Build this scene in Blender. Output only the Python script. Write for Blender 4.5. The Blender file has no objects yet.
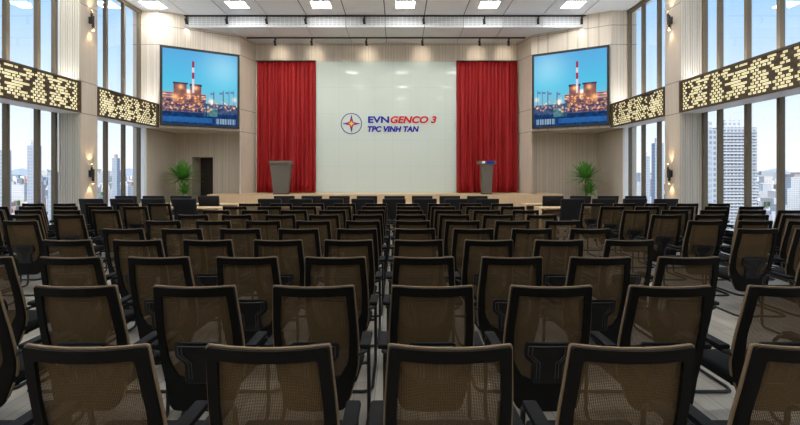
import bpy, bmesh, math, random
from mathutils import Vector, Matrix
R = math.radians
sc = bpy.context.scene
COL = sc.collection
rnd = random.Random(7)

# ------------------------------------------------------------------ materials
def new_mat(name):
    m = bpy.data.materials.new(name); m.use_nodes = True
    nt = m.node_tree
    return m, nt, nt.nodes['Principled BSDF']

def mat(name, col, rough=.6, metal=0, spec=.5, emit=None, estr=0, noise=0, nscale=(8, 8, 8), bump=0):
    m, nt, b = new_mat(name)
    b.inputs['Base Color'].default_value = (*col, 1)
    b.inputs['Roughness'].default_value = rough
    b.inputs['Metallic'].default_value = metal
    b.inputs['Specular IOR Level'].default_value = spec
    if emit:
        b.inputs['Emission Color'].default_value = (*emit, 1)
        b.inputs['Emission Strength'].default_value = estr
    if noise or bump:
        tc = nt.nodes.new('ShaderNodeTexCoord'); mp = nt.nodes.new('ShaderNodeMapping')
        mp.inputs['Scale'].default_value = nscale
        nz = nt.nodes.new('ShaderNodeTexNoise'); nz.inputs['Scale'].default_value = 1; nz.inputs['Detail'].default_value = 4
        nt.links.new(tc.outputs['Object'], mp.inputs['Vector']); nt.links.new(mp.outputs['Vector'], nz.inputs['Vector'])
        if noise:
            mx = nt.nodes.new('ShaderNodeMix'); mx.data_type = 'RGBA'
            mx.inputs[6].default_value = (*[c * (1 - noise) for c in col], 1)
            mx.inputs[7].default_value = (*[min(1, c * (1 + noise)) for c in col], 1)
            nt.links.new(nz.outputs['Fac'], mx.inputs[0]); nt.links.new(mx.outputs[2], b.inputs['Base Color'])
        if bump:
            bp = nt.nodes.new('ShaderNodeBump'); bp.inputs['Strength'].default_value = bump; bp.inputs['Distance'].default_value = .01
            nt.links.new(nz.outputs['Fac'], bp.inputs['Height']); nt.links.new(bp.outputs['Normal'], b.inputs['Normal'])
    return m

def math_node(nt, op, a, b=None, c=None):
    n = nt.nodes.new('ShaderNodeMath'); n.operation = op
    for i, v in enumerate((a, b, c)):
        if v is None: continue
        if isinstance(v, (int, float)): n.inputs[i].default_value = v
        else: nt.links.new(v, n.inputs[i])
    return n.outputs[0]

def wood_wall(name, col, ribs=0, groove=.62, joints=(), rough=.55):
    """vertical-grain veneer, optional vertical ribs (per metre) and horizontal joints at given heights"""
    m, nt, b = new_mat(name)
    g = nt.nodes.new('ShaderNodeNewGeometry'); sp = nt.nodes.new('ShaderNodeSeparateXYZ')
    nt.links.new(g.outputs['Position'], sp.inputs[0])
    h = math_node(nt, 'ADD', sp.outputs[0], sp.outputs[1])
    mp = nt.nodes.new('ShaderNodeMapping'); mp.inputs['Scale'].default_value = (26, 26, 1.1)
    nt.links.new(g.outputs['Position'], mp.inputs['Vector'])
    nz = nt.nodes.new('ShaderNodeTexNoise'); nz.inputs['Scale'].default_value = 1; nz.inputs['Detail'].default_value = 3
    nt.links.new(mp.outputs['Vector'], nz.inputs['Vector'])
    f = math_node(nt, 'MULTIPLY_ADD', nz.outputs['Fac'], .3, .85)
    if ribs:
        hr = math_node(nt, 'MULTIPLY', h, ribs)
        wn = nt.nodes.new('ShaderNodeTexWhiteNoise'); wn.noise_dimensions = '1D'
        nt.links.new(math_node(nt, 'FLOOR', hr), wn.inputs['W'])
        f = math_node(nt, 'MULTIPLY', f, math_node(nt, 'MULTIPLY_ADD', wn.outputs['Value'], .14, .93))
        fr = math_node(nt, 'FRACT', hr)
        gr = math_node(nt, 'LESS_THAN', fr, .2)
        gr = math_node(nt, 'MULTIPLY', gr, math_node(nt, 'GREATER_THAN', wn.outputs['Value'], .35))
        f = math_node(nt, 'MULTIPLY', f, math_node(nt, 'MULTIPLY_ADD', gr, -(1 - groove), 1))
    for z in joints:
        j = math_node(nt, 'LESS_THAN', math_node(nt, 'ABSOLUTE', math_node(nt, 'SUBTRACT', sp.outputs[2], z)), .013)
        f = math_node(nt, 'MULTIPLY', f, math_node(nt, 'MULTIPLY_ADD', j, -.5, 1))
    vm = nt.nodes.new('ShaderNodeVectorMath'); vm.operation = 'SCALE'
    vm.inputs[0].default_value = col; nt.links.new(f, vm.inputs['Scale'])
    nt.links.new(vm.outputs[0], b.inputs['Base Color'])
    b.inputs['Roughness'].default_value = rough
    return m

def floor_mat():
    m, nt, b = new_mat('floor_planks')
    g = nt.nodes.new('ShaderNodeNewGeometry'); mp = nt.nodes.new('ShaderNodeMapping')
    mp.inputs['Rotation'].default_value = (0, 0, R(90))
    nt.links.new(g.outputs['Position'], mp.inputs['Vector'])
    br = nt.nodes.new('ShaderNodeTexBrick'); br.inputs['Scale'].default_value = 1
    br.inputs['Brick Width'].default_value = 1.2; br.inputs['Row Height'].default_value = .15
    br.inputs['Mortar Size'].default_value = .003; br.inputs['Mortar'].default_value = (.12, .1, .08, 1)
    br.inputs['Color1'].default_value = (.42, .385, .32, 1); br.inputs['Color2'].default_value = (.3, .27, .22, 1)
    nt.links.new(mp.outputs['Vector'], br.inputs['Vector'])
    mp2 = nt.nodes.new('ShaderNodeMapping'); mp2.inputs['Scale'].default_value = (22, 1.4, 1)
    nt.links.new(g.outputs['Position'], mp2.inputs['Vector'])
    nz = nt.nodes.new('ShaderNodeTexNoise'); nz.inputs['Scale'].default_value = 1; nz.inputs['Detail'].default_value = 5
    nt.links.new(mp2.outputs['Vector'], nz.inputs['Vector'])
    vm = nt.nodes.new('ShaderNodeVectorMath'); vm.operation = 'SCALE'
    nt.links.new(br.outputs['Color'], vm.inputs[0])
    nt.links.new(math_node(nt, 'MULTIPLY_ADD', nz.outputs['Fac'], .6, .7), vm.inputs['Scale'])
    nt.links.new(vm.outputs[0], b.inputs['Base Color'])
    b.inputs['Roughness'].default_value = .28
    return m

def mesh_fabric():
    m, nt, b = new_mat('brown_mesh_fabric')
    b.inputs['Base Color'].default_value = MESHCOL + (1,); b.inputs['Specular IOR Level'].default_value = 0
    b.inputs['Roughness'].default_value = .75
    tc = nt.nodes.new('ShaderNodeTexCoord'); sp = nt.nodes.new('ShaderNodeSeparateXYZ')
    nt.links.new(tc.outputs['Object'], sp.inputs[0])
    fx = math_node(nt, 'FRACT', math_node(nt, 'MULTIPLY', sp.outputs[0], 160))
    fz = math_node(nt, 'FRACT', math_node(nt, 'MULTIPLY', sp.outputs[2], 160))
    hole = math_node(nt, 'MULTIPLY', math_node(nt, 'GREATER_THAN', fx, .45), math_node(nt, 'GREATER_THAN', fz, .45))
    tr = nt.nodes.new('ShaderNodeBsdfTransparent'); mx = nt.nodes.new('ShaderNodeMixShader')
    nt.links.new(math_node(nt, 'MULTIPLY', hole, .7), mx.inputs[0])
    nt.links.new(b.outputs[0], mx.inputs[1]); nt.links.new(tr.outputs[0], mx.inputs[2])
    nt.links.new(mx.outputs[0], nt.nodes['Material Output'].inputs['Surface'])
    return m

def glass_mat():
    m = bpy.data.materials.new('window_glass'); m.use_nodes = True; nt = m.node_tree
    nt.nodes.remove(nt.nodes['Principled BSDF'])
    tr = nt.nodes.new('ShaderNodeBsdfTransparent'); tr.inputs[0].default_value = (.995, .998, 1, 1)
    gl = nt.nodes.new('ShaderNodeBsdfGlossy'); gl.inputs['Roughness'].default_value = .02
    lw = nt.nodes.new('ShaderNodeFresnel'); lw.inputs[0].default_value = 1.35
    mx = nt.nodes.new('ShaderNodeMixShader')
    nt.links.new(math_node(nt, 'MULTIPLY', lw.outputs[0], .13), mx.inputs[0]); nt.links.new(tr.outputs[0], mx.inputs[1]); nt.links.new(gl.outputs[0], mx.inputs[2])
    nt.links.new(mx.outputs[0], nt.nodes['Material Output'].inputs['Surface'])
    return m

def building_mat(name, wall, win, fz=3.3, fh=3.2, ww=.6, wh=.55):
    m, nt, b = new_mat(name)
    g = nt.nodes.new('ShaderNodeNewGeometry'); sp = nt.nodes.new('ShaderNodeSeparateXYZ')
    nt.links.new(g.outputs['Position'], sp.inputs[0])
    sn = nt.nodes.new('ShaderNodeSeparateXYZ'); nt.links.new(g.outputs['Normal'], sn.inputs[0])
    a = math_node(nt, 'FRACT', math_node(nt, 'DIVIDE', math_node(nt, 'ADD', sp.outputs[0], sp.outputs[1]), fh))
    c = math_node(nt, 'FRACT', math_node(nt, 'DIVIDE', sp.outputs[2], fz))
    w = math_node(nt, 'MULTIPLY', math_node(nt, 'LESS_THAN', a, ww), math_node(nt, 'LESS_THAN', c, wh))
    w = math_node(nt, 'MULTIPLY', w, math_node(nt, 'LESS_THAN', sn.outputs[2], .5))
    oi = nt.nodes.new('ShaderNodeObjectInfo')
    cr = nt.nodes.new('ShaderNodeValToRGB'); cr.color_ramp.interpolation = 'CONSTANT'
    cr.color_ramp.elements[0].color = (*wall[0], 1); cr.color_ramp.elements[1].color = (*wall[-1], 1)
    cr.color_ramp.elements[1].position = (len(wall) - 1) / len(wall)
    for i, wc in enumerate(wall[1:-1]):
        e = cr.color_ramp.elements.new((i + 1) / len(wall)); e.color = (*wc, 1)
    nt.links.new(oi.outputs['Random'], cr.inputs[0])
    mx = nt.nodes.new('ShaderNodeMix'); mx.data_type = 'RGBA'
    nt.links.new(w, mx.inputs[0]); nt.links.new(cr.outputs[0], mx.inputs[6]); mx.inputs[7].default_value = (*win, 1)
    nt.links.new(mx.outputs[2], b.inputs['Base Color'])
    b.inputs['Roughness'].default_value = .8
    return m

MESHCOL = (.102, .068, .034)
M = dict(
    black=mat('black_plastic', (.0055, .005, .0042), .65, spec=.1),
    lumbar=mat('lumbar_plastic', (.006, .006, .006), .4, spec=.3),
    ridge=mat('lumbar_ridge', (.05, .045, .04), .3),
    trim=mat('tan_mesh_edge', (.17, .112, .058), .7),
    fabric=mesh_fabric(),
    seat=mat('black_seat_fabric', (.010, .010, .0105), .9, spec=.15, noise=.3, nscale=(200, 200, 200)),
    tube=mat('black_tube', (.01, .01, .01), .4, spec=.4),
    pad=mat('arm_pad', (.006, .006, .0065), .65, spec=.12),
    leather=mat('black_leather', (.011, .011, .012), .55, spec=.25, noise=.3, nscale=(30, 30, 30), bump=.3),
    chrome=mat('chrome', (.75, .75, .78), .18, 1),
    floor=floor_mat(),
    wall=wood_wall('wall_veneer', (.63, .54, .43), joints=(3.15, 3.97, 5.96, 6.62)),
    ribbed=wood_wall('ribbed_veneer', (.67, .58, .465), ribs=9, groove=.78, joints=(5.96, 6.62)),
    lower=wood_wall('lower_veneer', (.53, .445, .35), ribs=4.5, groove=.8),
    ribs=wood_wall('pillar_ribs', (.66, .60, .50), ribs=16, groove=.5),
    gapwood=mat('slat_backing', (.22, .18, .13), .8),
    rib_plain=mat('rib_slat', (.66, .60, .50), .6),
    soffit=mat('white_soffit', (.92, .92, .9), .5),
    ceil=mat('ceiling_panel', (.88, .89, .90), .7, noise=.05, nscale=(3, 30, 3)),
    ceil_gap=mat('ceiling_gap', (.1, .1, .1), .9),
    perf=mat('perforated_panel', (.72, .73, .73), .6),
    slot=mat('perforation', (.42, .43, .43), .8),
    dark=mat('dark_metal', (.03, .028, .026), .45, .3),
    bronze=mat('bronze_mullion', (.165, .13, .083), .6, 0, .2),
    lattice=mat('dark_bronze_lattice', (.09, .06, .032), .5, .2),
    bandlight=mat('lit_band_panel', (.9, .85, .6), .6, emit=(1, .88, .5), estr=.56),
    lamp=mat('lamp_diffuser', (1, 1, 1), .5, emit=(.97, .985, 1), estr=30),
    lampframe=mat('lamp_frame', (.85, .85, .85), .4),
    stage=wood_wall('stage_wood', (.66, .46, .27), rough=.4),
    desk=wood_wall('desk_wood', (.68, .49, .29), rough=.4),
    lectern=mat('grey_oak', (.14, .118, .088), .55, noise=.25, nscale=(60, 60, 3)),
    brass=mat('brass', (.8, .58, .28), .25, 1),
    door=mat('dark_door', (.035, .024, .018), .4),
    leaf=mat('palm_leaf', (.13, .36, .05), .5, noise=.5, nscale=(3, 3, 3)),
    trunk=mat('plant_trunk', (.3, .24, .16), .8, noise=.3, nscale=(20, 20, 20)),
    pot=mat('white_pot', (.7, .68, .64), .35),
    soil=mat('soil', (.05, .035, .02), .95),
    blue=mat('sign_blue', (.025, .02, .33), .4, spec=.2),
    red=mat('sign_red', (.62, .02, .03), .4, spec=.2),
    yellow=mat('sign_yellow', (.9, .6, .08), .4),
    paper=mat('white_paper', (.85, .85, .88), .5),
    glass=glass_mat(),
    lens=mat('spot_lens', (.5, .5, .5), .3, emit=(1, .9, .75), estr=.8),
    added_glow=mat('added_uplight', (1, 1, 1), .5, emit=(.95, .97, 1), estr=5.5),  # emission for the added hidden strips that lift the ceiling brightness
    bulb=mat('warm_bulb', (1, .8, .5), .5, emit=(1, .72, .4), estr=14),
    city=building_mat('city_building', [(.72, .72, .72), (.55, .57, .6), (.74, .71, .66), (.45, .48, .52), (.6, .56, .5), (.78, .78, .78), (.55, .36, .28), (.6, .63, .66)], (.38, .41, .45)),
    tower=building_mat('glass_tower', [(.50, .53, .56), (.46, .5, .54)], (.20, .25, .31), 3.4, 2.6, .62, .6),
    blue_tower=building_mat('blue_tower', [(.42, .47, .53), (.46, .5, .56)], (.32, .38, .45), 3.4, 3.0, .7, .6),
    ground=mat('city_ground', (.36, .36, .35), .9, noise=.3, nscale=(.02, .02, .02)),
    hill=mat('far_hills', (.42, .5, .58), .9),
)
def curtain_mat():
    m, nt, b = new_mat('red_velvet')
    b.inputs['Base Color'].default_value = (.31, .007, .008, 1); b.inputs['Roughness'].default_value = .6
    b.inputs['Sheen Weight'].default_value = .12; b.inputs['Sheen Tint'].default_value = (1, .2, .2, 1)
    b.inputs['Specular IOR Level'].default_value = .3
    return m
M['curtain'] = curtain_mat()
def panel_glass():
    m, nt, b = new_mat('backpainted_glass')
    g = nt.nodes.new('ShaderNodeNewGeometry'); sp = nt.nodes.new('ShaderNodeSeparateXYZ')
    nt.links.new(g.outputs['Position'], sp.inputs[0])
    a = math_node(nt, 'LESS_THAN', math_node(nt, 'FRACT', math_node(nt, 'DIVIDE', math_node(nt, 'ADD', sp.outputs[0], 50), .688)), .012)
    c = math_node(nt, 'LESS_THAN', math_node(nt, 'FRACT', math_node(nt, 'DIVIDE', math_node(nt, 'SUBTRACT', sp.outputs[2], .86), 1.02)), .01)
    k = math_node(nt, 'MAXIMUM', a, c)
    mx = nt.nodes.new('ShaderNodeMix'); mx.data_type = 'RGBA'
    mx.inputs[6].default_value = (.60, .67, .60, 1); mx.inputs[7].default_value = (.50, .58, .52, 1)
    nt.links.new(k, mx.inputs[0]); nt.links.new(mx.outputs[2], b.inputs['Base Color'])
    b.inputs['Roughness'].default_value = .02; b.inputs['Specular IOR Level'].default_value = .16
    return m
M['panel'] = panel_glass()

# ------------------------------------------------------------------ mesh builder
class MB:
    def __init__(s): s.v = []; s.f = []; s.mi = []; s.sm = []; s.cur = 0
    def add(s, vs, fs, smooth=False):
        o = len(s.v); s.v += [tuple(v) for v in vs]
        for f in fs: s.f.append([i + o for i in f]); s.mi.append(s.cur); s.sm.append(smooth)
        return s
    def box(s, x0, x1, y0, y1, z0, z1):
        vs = [(x, y, z) for x in (x0, x1) for y in (y0, y1) for z in (z0, z1)]
        return s.add(vs, [(0, 1, 3, 2), (4, 6, 7, 5), (0, 4, 5, 1), (2, 3, 7, 6), (0, 2, 6, 4), (1, 5, 7, 3)])
    def rbox(s, x0, x1, y0, y1, z0, z1, r, seg=2, xf=None):
        bm = bmesh.new(); bmesh.ops.create_cube(bm, size=1)
        for v in bm.verts:
            v.co = Vector(((x0 + x1) / 2 + v.co.x * (x1 - x0), (y0 + y1) / 2 + v.co.y * (y1 - y0), (z0 + z1) / 2 + v.co.z * (z1 - z0)))
        bmesh.ops.bevel(bm, geom=list(bm.edges), offset=r, segments=seg, profile=.6, affect='EDGES')
        bm.verts.index_update()
        vs = [v.co.copy() for v in bm.verts]
        if xf: vs = [xf(v) for v in vs]
        s.add(vs, [[v.index for v in f.verts] for f in bm.faces], True); bm.free(); return s
    def prism(s, pts, z0, z1):
        n = len(pts); vs = [(x, y, z0) for x, y in pts] + [(x, y, z1) for x, y in pts]
        return s.add(vs, [list(range(n))[::-1], list(range(n, 2 * n))] + [(i, (i + 1) % n, n + (i + 1) % n, n + i) for i in range(n)])
    def tube(s, pts, r, n=8, r2=None, closed=False):
        pts = [Vector(p) for p in pts]; k = len(pts); vs = []
        ref = None
        for i, p in enumerate(pts):
            a = pts[(i - 1) % k] if (i or closed) else p; b = pts[(i + 1) % k] if (i < k - 1 or closed) else p
            t = (b - a).normalized()
            if ref is None: ref = t.orthogonal().normalized()
            ref = (ref - t * ref.dot(t)).normalized(); w = t.cross(ref)
            rr = r if r2 is None else r + (r2 - r) * i / max(1, k - 1)
            for j in range(n):
                q = 2 * math.pi * j / n; vs.append(p + ref * math.cos(q) * rr + w * math.sin(q) * rr)
        fs = []
        for i in range(k if closed else k - 1):
            i2 = (i + 1) % k
            for j in range(n): fs.append((i * n + j, i * n + (j + 1) % n, i2 * n + (j + 1) % n, i2 * n + j))
        if not closed: fs += [list(range(n))[::-1], list(range((k - 1) * n, k * n))]
        return s.add(vs, fs, True)
    def lathe(s, prof, c=(0, 0, 0), n=20):
        vs = [(c[0] + r * math.cos(2 * math.pi * j / n), c[1] + r * math.sin(2 * math.pi * j / n), c[2] + z) for r, z in prof for j in range(n)]
        fs = [(i * n + j, i * n + (j + 1) % n, (i + 1) * n + (j + 1) % n, (i + 1) * n + j) for i in range(len(prof) - 1) for j in range(n)]
        fs += [list(range(n))[::-1], list(range((len(prof) - 1) * n, len(prof) * n))]
        return s.add(vs, fs, True)
    def build(s, name, mats, parent=None, loc=None, rz=0):
        me = bpy.data.meshes.new(name); me.from_pydata(s.v, [], s.f)
        for m in (mats if isinstance(mats, (list, tuple)) else [mats]): me.materials.append(m)
        me.polygons.foreach_set('material_index', s.mi); me.polygons.foreach_set('use_smooth', s.sm)
        bm = bmesh.new(); bm.from_mesh(me); bmesh.ops.recalc_face_normals(bm, faces=bm.faces); bm.to_mesh(me); bm.free()
        if any(s.sm):
            try: me.set_sharp_from_angle(angle=R(42))
            except Exception: pass
        me.update()
        o = bpy.data.objects.new(name, me); COL.objects.link(o)
        if parent: o.parent = parent
        if loc: o.location = loc
        o.rotation_euler.z = rz
        return o

def tag(o, label=None, cat=None, group=None, kind=None):
    for k, v in (('label', label), ('category', cat), ('group', group), ('kind', kind)):
        if v: o[k] = v
    return o
def empty(name, loc=(0, 0, 0), rz=0):
    o = bpy.data.objects.new(name, None); COL.objects.link(o); o.location = loc; o.rotation_euler.z = rz
    o.empty_display_size = .1; return o
def copy_tree(o, parent=None):
    c = o.copy(); COL.objects.link(c)
    if parent: c.parent = parent
    for ch in KIDS.get(o.name, []): copy_tree_child(ch, c)
    return c
def copy_tree_child(ch, c):
    d = ch.copy(); COL.objects.link(d); d.parent = c
    for g in KIDS.get(ch.name, []): copy_tree_child(g, d)
KIDS = {}
def reg(root):
    ks = [o for o in COL.objects if o.parent == root]
    KIDS[root.name] = ks
    for k in ks: reg(k)
def struct(mb, name, m): return tag(mb.build(name, m), kind='structure')

def fillet(poly, radii, seg=3, sub=3):
    out = []; n = len(poly)
    P = [Vector(p) for p in poly]
    arcs = []
    for i in range(n):
        a, b, c = P[i - 1], P[i], P[(i + 1) % n]
        d1 = (a - b).normalized(); d2 = (c - b).normalized(); r = radii[i]
        p1 = b + d1 * r; p2 = b + d2 * r
        arcs.append([(p1 * (1 - t) ** 2 + b * 2 * t * (1 - t) + p2 * t * t) for t in [j / seg for j in range(seg + 1)]])
    for i in range(n):
        out += arcs[i]
        a = arcs[i][-1]; b = arcs[(i + 1) % n][0]
        for j in range(1, sub): out.append(a + (b - a) * j / sub)
    return out

# ------------------------------------------------------------------ camera numbers
CX, EYE, F = .473, 1.6, 469.0
ROOM, YB, YE = 8.2, 18.27, -9.0
ZC, ZL = 7.1, 6.69
P = .66                                     # seat pitch

# ================================================================== SETTING
struct(MB().box(-8.5, 8.5, YE - .1, YB + 1.1, -.2, 0), 'floor', M['floor'])
# ceiling planks with gaps
mb = MB(); mb.box(-8.6, 8.6, YE - .1, 16.3, ZC + .03, ZC + .2); mb.cur = 0
gapo = struct(mb, 'trim_1', M['ceil_gap'])
mb = MB()
LX = [1.366 * (k + .5) for k in range(-6, 6, 2)]
LY = [15.25, 10.95, 6.65, 2.35, -1.95, -6.25]
mb = MB()
for k in range(-7, 7):
    x0, x1 = max(-8.55, 1.366 * k + .018), min(8.55, 1.366 * (k + 1) - .018)
    if x1 <= x0: continue
    mb.box(x0, x1, YE, 16.3, ZC, ZC + .03)
struct(mb, 'ceiling', M['ceil'])
mb = MB()
mb.box(-8.5, 8.5, 16.36, YB + .1, ZL + .03, ZC + .2)
struct(mb, 'trim_2', M['ceil_gap'])
mb = MB(); mb2 = MB()
for k in range(-7, 7):
    x0, x1 = max(-8.4, 1.366 * k + .012), min(8.4, 1.366 * (k + 1) - .012)
    mb.box(x0, x1, 16.3, YB, ZL, ZL + .03)
    mb.box(x0, x1, 16.3, 16.36, ZL + .03, ZC - .002)
    n = 9
    for r in range(5):
        z = ZL + .075 + r * .068
        for q in range(n):
            a = x0 + (q + .12) * (x1 - x0) / n
            mb2.box(a, a + (x1 - x0) / n * .76, 16.294, 16.3, z, z + .022)
struct(mb, 'trim_3', M['perf'])
struct(mb2, 'trim_4', M['slot'])

# end walls
DX0, DX1, DZ = -7.58, -6.76, 2.25
mb = MB()
mb.box(-8.5, DX0, YB, YB + .12, 0, ZC); mb.box(DX1, 8.5, YB, YB + .12, 0, ZC); mb.box(DX0, DX1, YB, YB + .12, DZ, ZC)
struct(mb, 'wall_front', M['ribbed'])
mb = MB(); mb.box(DX0 - .06, DX0, YB + .12, YB + .85, 0, DZ + .06); mb.box(DX1, DX1 + .06, YB + .12, YB + .85, 0, DZ + .06)
mb.box(DX0, DX1, YB + .12, YB + .85, DZ, DZ + .06)
struct(mb, 'trim_5', M['wall'])
door = tag(empty('door_1', ((DX0 + DX1) / 2, YB + .8, 0)), kind='structure')
mb = MB(); w = (DX1 - DX0) / 2
mb.box(-w, w, 0, .05, .0, DZ)
mb.box(-w + .08, w - .08, -.012, 0, .15, 1.0); mb.box(-w + .08, w - .08, -.012, 0, 1.1, DZ - .12)
mb.build('door_leaf', M['door'], door)
MB().box(w - .1, w - .07, -.06, -.012, .95, 1.15).build('door_handle', M['chrome'], door)
struct(MB().box(-8.6, 8.6, YE - .1, YE, 0, ZC), 'wall_back', M['wall'])

# side walls: pillars and windows
pill = [(11.95, 12.62), (7.4, 8.07), (2.85, 3.52), (-1.7, -1.03), (-6.25, -5.58)]
XI = 7.639
for s, side in ((-1, 'left'), (1, 'right')):
    mb = MB()
    for y0, y1 in pill:
        mb.box(min(s * XI, s * 8.2), max(s * XI, s * 8.2), y0, y1, 0, ZC)
    mb.box(*sorted((s * 8.2, s * 8.5)), 15.83, YB, 0, 3.17)
    mb.box(*sorted((s * 8.12, s * 8.2)), 15.83, 15.95, 0, 3.17)
    struct(mb, 'wall_' + side, M['wall'])
    # slatted flanks of the pillars
    mb = MB()
    for y0, y1 in pill:
        n = 9
        for (yy, dy) in ((y0, -.03), (y1, .03)):
            for q in range(n):
                a = XI + .012 + q * (8.18 - XI) / n
                for z0, z1 in ((0, 3.14), (3.98, ZC)):
                    mb.box(*sorted((s * a, s * (a + .042))), *sorted((yy, yy + dy)), z0, z1)
    struct(mb, 'trim_%d' % (6 if s < 0 else 7), M['rib_plain'])
    mb = MB()
    for y0, y1 in pill:
        for (yy, dy) in ((y0, -.006), (y1, .006)):
            for z0, z1 in ((0, 3.14), (3.98, ZC)): mb.box(*sorted((s * (XI + .01), s * 8.19)), *sorted((yy, yy + dy)), z0, z1)
    struct(mb, 'trim_%d' % (12 if s < 0 else 13), M['gapwood'])
    # upper mass with slanted screen face
    mb = MB(); mb.prism([(s * 8.5, 15.83), (s * XI, 15.83), (s * 5.343, 17.25), (s * 5.343, YB), (s * 8.5, YB)], 3.17, ZC)
    struct(mb, 'wall_upper_' + side, M['ribbed'])
    mb = MB(); mb.prism([(s * 5.343, 17.25), (s * 5.39, 17.27), (s * 5.39, YB), (s * 5.09, YB)], 0, ZC)
    struct(mb, 'trim_%d' % (8 if s < 0 else 9), M['wall'])
    # white jamb strip
    struct(MB().box(*sorted((s * 8.03, s * 8.15)), 15.68, 15.82, 0, 3.15), 'trim_%d' % (10 if s < 0 else 11), M['soffit'])

wn = 0
mull = [15.76, 14.87, 13.97, 13.07]
bays = [(12.62, 15.83, mull)]
for i in range(len(pill) - 1):
    top = pill[i][0]; bot = pill[i + 1][1]
    bays.append((bot, top, [top - .05, top - .62, top - 1.52, top - 2.42, top - 3.32]))
bays.append((YE, -6.25, [-6.3, -7.2, -8.1]))
for s in (-1, 1):
    for (b0, b1, ms) in bays:
        wn += 1
        w = tag(empty('window_%d' % wn, (s * 8.25, (b0 + b1) / 2, 0)), kind='structure')
        yc = (b0 + b1) / 2
        fr = MB()
        fr.box(-.06, .06, b0 - yc, b1 - yc, 0, .12); fr.box(-.06, .06, b0 - yc, b1 - yc, 3.16, 4.0); fr.box(-.06, .06, b0 - yc, b1 - yc, ZC - .1, ZC)
        fr.build('window_frame', M['bronze'], w)
        for y in ms:
            MB().box(-.065, .04, y - .045 - yc, y + .045 - yc, 0, ZC).build('mullion', M['bronze'], w)
        ys = [b0] + sorted(ms) + [b1]
        for a, b in zip(ys[:-1], ys[1:]):
            if b - a < .15: continue
            p = MB().box(-.006, .006, a + .04 - yc, b - .04 - yc, .12, ZC - .1)
            p.build('window_pane', M['glass'], w)

# lattice light bands between the pillars
def lattice_band(s, b0, b1, label, seed):
    L = b1 - b0; r = random.Random(seed)
    root = empty('lattice_light_band', (s * XI, (b0 + b1) / 2, 3.15))
    tag(root, label, 'light band', 'lattice light bands on the window walls')
    H = .80
    mb = MB()      # local: x out = 0 at face, going outwards to the window is +s
    D = .5 * s
    def bx(m, xa, xb, ya, yb, za, zb): m.box(*sorted((xa * s, xb * s)), ya, yb, za, zb)
    f = MB()
    bx(f, -.03, .04, -L / 2, L / 2, 0, .05); bx(f, -.03, .04, -L / 2, L / 2, H - .05, H)
    bx(f, -.03, .04, -L / 2, -L / 2 + .06, .05, H - .05); bx(f, -.03, .04, L / 2 - .06, L / 2, .05, H - .05)
    f.build('frame', M['lattice'], root)
    p = MB(); bx(p, .04, .05, -L / 2 + .06, L / 2 - .06, .05, H - .05)
    p.build('lit_panel', M['bandlight'], root)
    b = MB(); bx(b, .05, .5, -L / 2, L / 2, .03, H)
    b.build('box_body', M['soffit'], root)
    so = MB(); bx(so, .0, .5, -L / 2, L / 2, -.015, -.001)
    so.build('soffit', M['soffit'], root)
    cv = MB(); bx(cv, .1, .42, -L / 2 + .1, L / 2 - .1, H + .001, H + .02); cv.build('added_uplight', M['added_glow'], root)  # unseen glowing strip added on top of the band to brighten the ceiling
    lt = MB()
    rows = 11; rh = (H - .1) / rows; cw = .125; n = int((L - .12) / cw); cw = (L - .12) / n
    for i in range(rows + 1): bx(lt, -.01, .01, -L / 2 + .06, L / 2 - .06, .05 + i * rh - .006, .05 + i * rh + .006)
    for i in range(rows):
        off = (i % 2) * .5
        for j in range(n + 1):
            y = -L / 2 + .06 + (j + off) * cw
            if y > L / 2 - .06: continue
            col = (y + L / 2) % 1.17 < .26
            if col or r.random() < .6: bx(lt, -.01, .01, y - .006, y + .006, .05 + i * rh, .05 + (i + 1) * rh)
            # closed cells gather in leaning lozenges
            yy = y + L / 2; zz = i / rows
            c1 = abs(((yy + zz * .18) / .62) % 1 - .5) * 2; c2 = abs(((yy - zz * .22) / .62 + .1) % 1 - .5) * 2
            pr = .55 if (c1 < .3 or c2 < .24) else .15
            if col: pr = .02
            if r.random() < pr and y + cw < L / 2 - .06:
                bx(lt, -.006, .006, y, y + cw, .05 + i * rh, .05 + (i + 1) * rh)
    lt.build('lattice', M['lattice'], root)
    return root
for s, nm in ((-1, 'left'), (1, 'right')):
    lattice_band(s, 12.62, 15.81, 'glowing fretwork light band beside the %s wall screen, above the far windows' % nm, 11)
    for q, i in enumerate(range(2)):
        bot, top = pill[i + 1][1], pill[i][0]
        if i == 0: lattice_band(s, bot, top, 'long glowing fretwork light band above the near %s windows, at the picture edge' % nm, 12)
# ------------------------------------------------------------------ stage
st = struct(MB().box(-6.35, 6.35, 16.7, YB - .03, 0, .86), 'stage_platform', M['stage'])
tag(st, 'pale wooden stage platform across the front of the hall', 'stage'); del st['kind']

gp = MB(); gp.box(-2.78, 2.78, 18.2, YB - .002, .862, 5.95)
tag(gp.build('glass_wall_panel', M['panel']), 'pale green glossy glass panel between the two red curtains', 'wall panel')

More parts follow.
